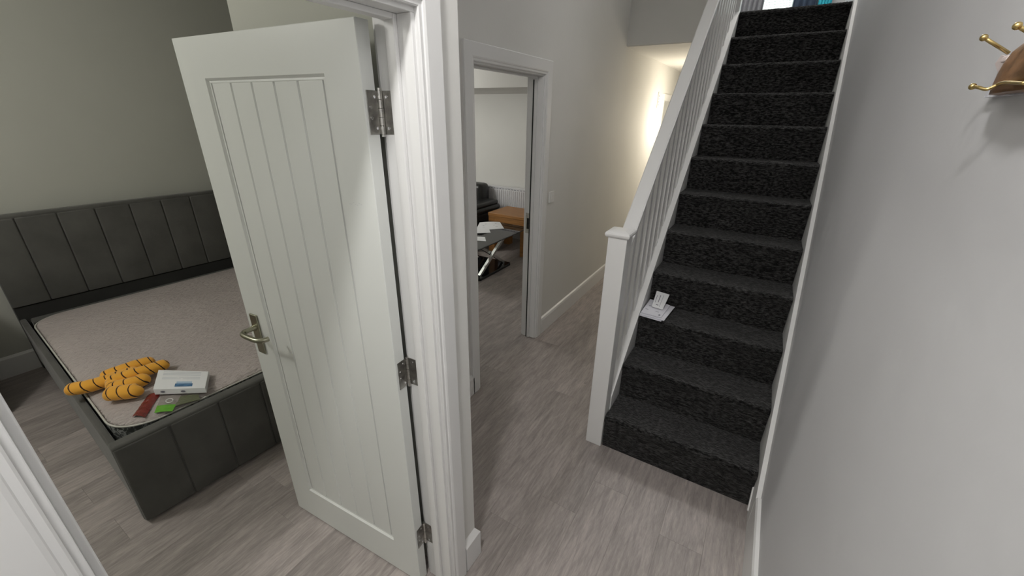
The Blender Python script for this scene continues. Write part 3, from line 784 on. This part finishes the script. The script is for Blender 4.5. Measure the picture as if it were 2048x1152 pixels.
# dark red-brown chest in the near corner of the bedroom (its foot shows behind the door frame)
ch = empty('chest_of_drawers', (-4.33, -.80, 0), label='dark red-brown wooden chest in the bedroom corner left of the bed', category='chest')
obj('carcass', box(.0, .56, .0, .915, .06, .82, .003), CHESTM, ch); obj('plinth', box(.01, .55, .01, .905, .001, .06), CHESTM, ch); obj('top', box(-.0, .585, -.005, .925, .82, .845, .003), CHESTM, ch)
for k in range(3):
    d = obj('drawer', box(.56, .578, .01, .905, .08+.245*k, .31+.245*k, .003), CHESTM, ch)
    for y in (.25, .66):
        bm = bmesh.new(); ball(bm, (.59, y, .195+.245*k), .014); obj('knob', bm, BRASS, d, smooth=True)

# ------------------------------------------------------------------ living room
ot = empty('side_table', (-2.83, 4.82, 0), label='square honey oak side table in front of the radiator', category='table')
obj('table_top', box(-.32, .32, -.25, .25, .505, .552, .006), OAK, ot)
for (x, y) in ((-.27, -.2), (.24, -.2), (-.27, .2), (.24, .2)):
    obj('leg', box(x-.045, x+.055, y-.045, y+.045, .001, .505, .004), OAK, ot)
obj('apron', box(-.26, .24, -.243, -.222, .435, .505), OAK, ot); obj('apron', box(-.26, .24, .222, .243, .435, .505), OAK, ot)
obj('apron', box(-.312, -.292, -.2, .2, .435, .505), OAK, ot); obj('apron', box(.278, .296, -.2, .2, .435, .505), OAK, ot)

ct = empty('coffee_table', (-2.8, 3.9, 0), label='glass-topped coffee table on crossed chrome legs and a black base', category='table')
bm = bmesh.new(); V = [(x, y) for x, y in rrect(-.36, .345, -.62, .60, .03, 5)]
aloft(bm, [[(x, y, .444) for x, y in V], [(x, y, .456) for x, y in V]]); obj('glass_top', bm, GLASS, ct)
bm = bmesh.new(); V2 = rrect(-.357, .347, -.622, .602, .03, 5); q = [Vector((x, y, .450)) for x, y in V2]; atube(bm, q+[q[0]], .0055, 6, caps=False); obj('glass_edge', bm, BLACKG, ct)
bm = bmesh.new(); V = rrect(-.24, .235, -.36, .34, .03, 5)
aloft(bm, [[(x, y, .001) for x, y in V], [(x, y, .028) for x, y in V], [(x*.985, y*.985, .032) for x, y in V]]); obj('base', bm, BLACKG, ct)
for sx in (-.16, .16):
    for sy in (-1, 1):
        P = smoothpath([(sx+.02*sy, -.30*sy, .032), (sx+.02*sy, -.12*sy, .15), (sx+.02*sy, .06*sy, .27), (sx+.02*sy, .34*sy, .444)], 5)
        bm = bmesh.new(); hw, ht = .028, .012; rings = []
        for i, p in enumerate(P):
            rings.append([p+Vector((a, 0, b)) for a, b in ((-hw*.6, -ht*1.6), (hw*.6, -ht*1.6), (hw*.6, ht*1.6), (-hw*.6, ht*1.6))])
        for r in rings:
            for v in r: v.z = min(max(v.z, .0325), .4438)
        aloft(bm, rings); obj('leg', bm, CHROME, ct)
zg = .4565
sheet('paper', [(-2.93, 3.98, zg+.001), (-2.69, 4.26, zg), (-2.91, 4.50, zg+.004), (-3.10, 4.30, zg+.012)], .002, PAPER2, 'largest white paper at the far end of the glass coffee table', 'paper', 'papers on the glass table', curl=.006,
      marks=[(.2, .8, .3, .32), (.2, .7, .5, .52), (.3, .8, .7, .72)])
sheet('paper', [(-2.95, 3.80, zg+.001), (-2.72, 4.00, zg), (-2.86, 4.16, zg+.006), (-3.0, 4.05, zg+.010)], .002, PAPER2, 'middle white paper on the glass coffee table', 'paper', 'papers on the glass table', curl=.006)
sheet('paper', [(-2.78, 3.58, zg+.001), (-2.56, 3.67, zg), (-2.665, 3.80, zg+.001), (-2.84, 3.72, zg+.004)], .002, PAPER2, 'nearest white paper on the glass coffee table', 'paper', 'papers on the glass table')

# black leather sofa, its arm rounds into view
so = empty('sofa', (-3.85, 4.70, 0), label='black leather sofa with padded rounded arm behind the coffee table', category='sofa')
def soft(x0, x1, y0, y1, z0, z1, b): return pad(x0, x1, y0, y1, z0, z1, b)
obj('seat_base', soft(-.75, .35, -.42, .42, .06, .30, .03), LEATH, so, smooth=True)
obj('seat_cushion', soft(-.74, .33, -.40, .22, .30, .44, .045), LEATH, so, smooth=True)
obj('backrest', soft(-.75, .35, .20, .45, .28, .85, .07), LEATH, so, smooth=True)
ar = obj('arm', soft(.34, .535, -.42, .42, .06, .50, .05), LEATH, so, smooth=True)
obj('arm_pad', soft(.29, .60, -.40, .36, .50, .585, .042), LEATH, ar, smooth=True)
obj('arm_pad', soft(.30, .575, -.36, .34, .575, .640, .032), LEATH, ar, smooth=True)
for x in (-.68, .45):
    for y in (-.36, .36): obj('foot', box(x-.03, x+.03, y-.03, y+.03, .001, .06), CHROME, so)

# radiator
ra = empty('radiator', (-3.4, LYF-.075, .16), label='long white panel radiator with vertical ribs under the far living room wall', category='radiator')
W2 = .98
obj('panel', box(-W2, W2, -.018, -.006, .0, .62, .003), RADM, ra)
for k in range(56):
    x = -W2+.02+k*(2*W2-.04)/55
    bm = bmesh.new(); aprism(bm, [(x-.010, -.0185), (x-.006, -.027), (x+.006, -.027), (x+.010, -.0185)], 2, .02, .585); obj('rib', bm, RADM, ra)
obj('top_grille', box(-W2-.004, W2+.004, -.022, .05, .622, .634, .002), RADM, ra)
obj('bracket', box(-.5, -.46, .0, .073, .1, .5), RADM, ra); obj('bracket', box(.46, .5, .0, .073, .1, .5), RADM, ra)
for k in range(38):
    x = -W2+.03+k*.0515
    obj('grille_slot', box(x, x+.030, -.0235, -.0222, .604, .611), INK, ra)
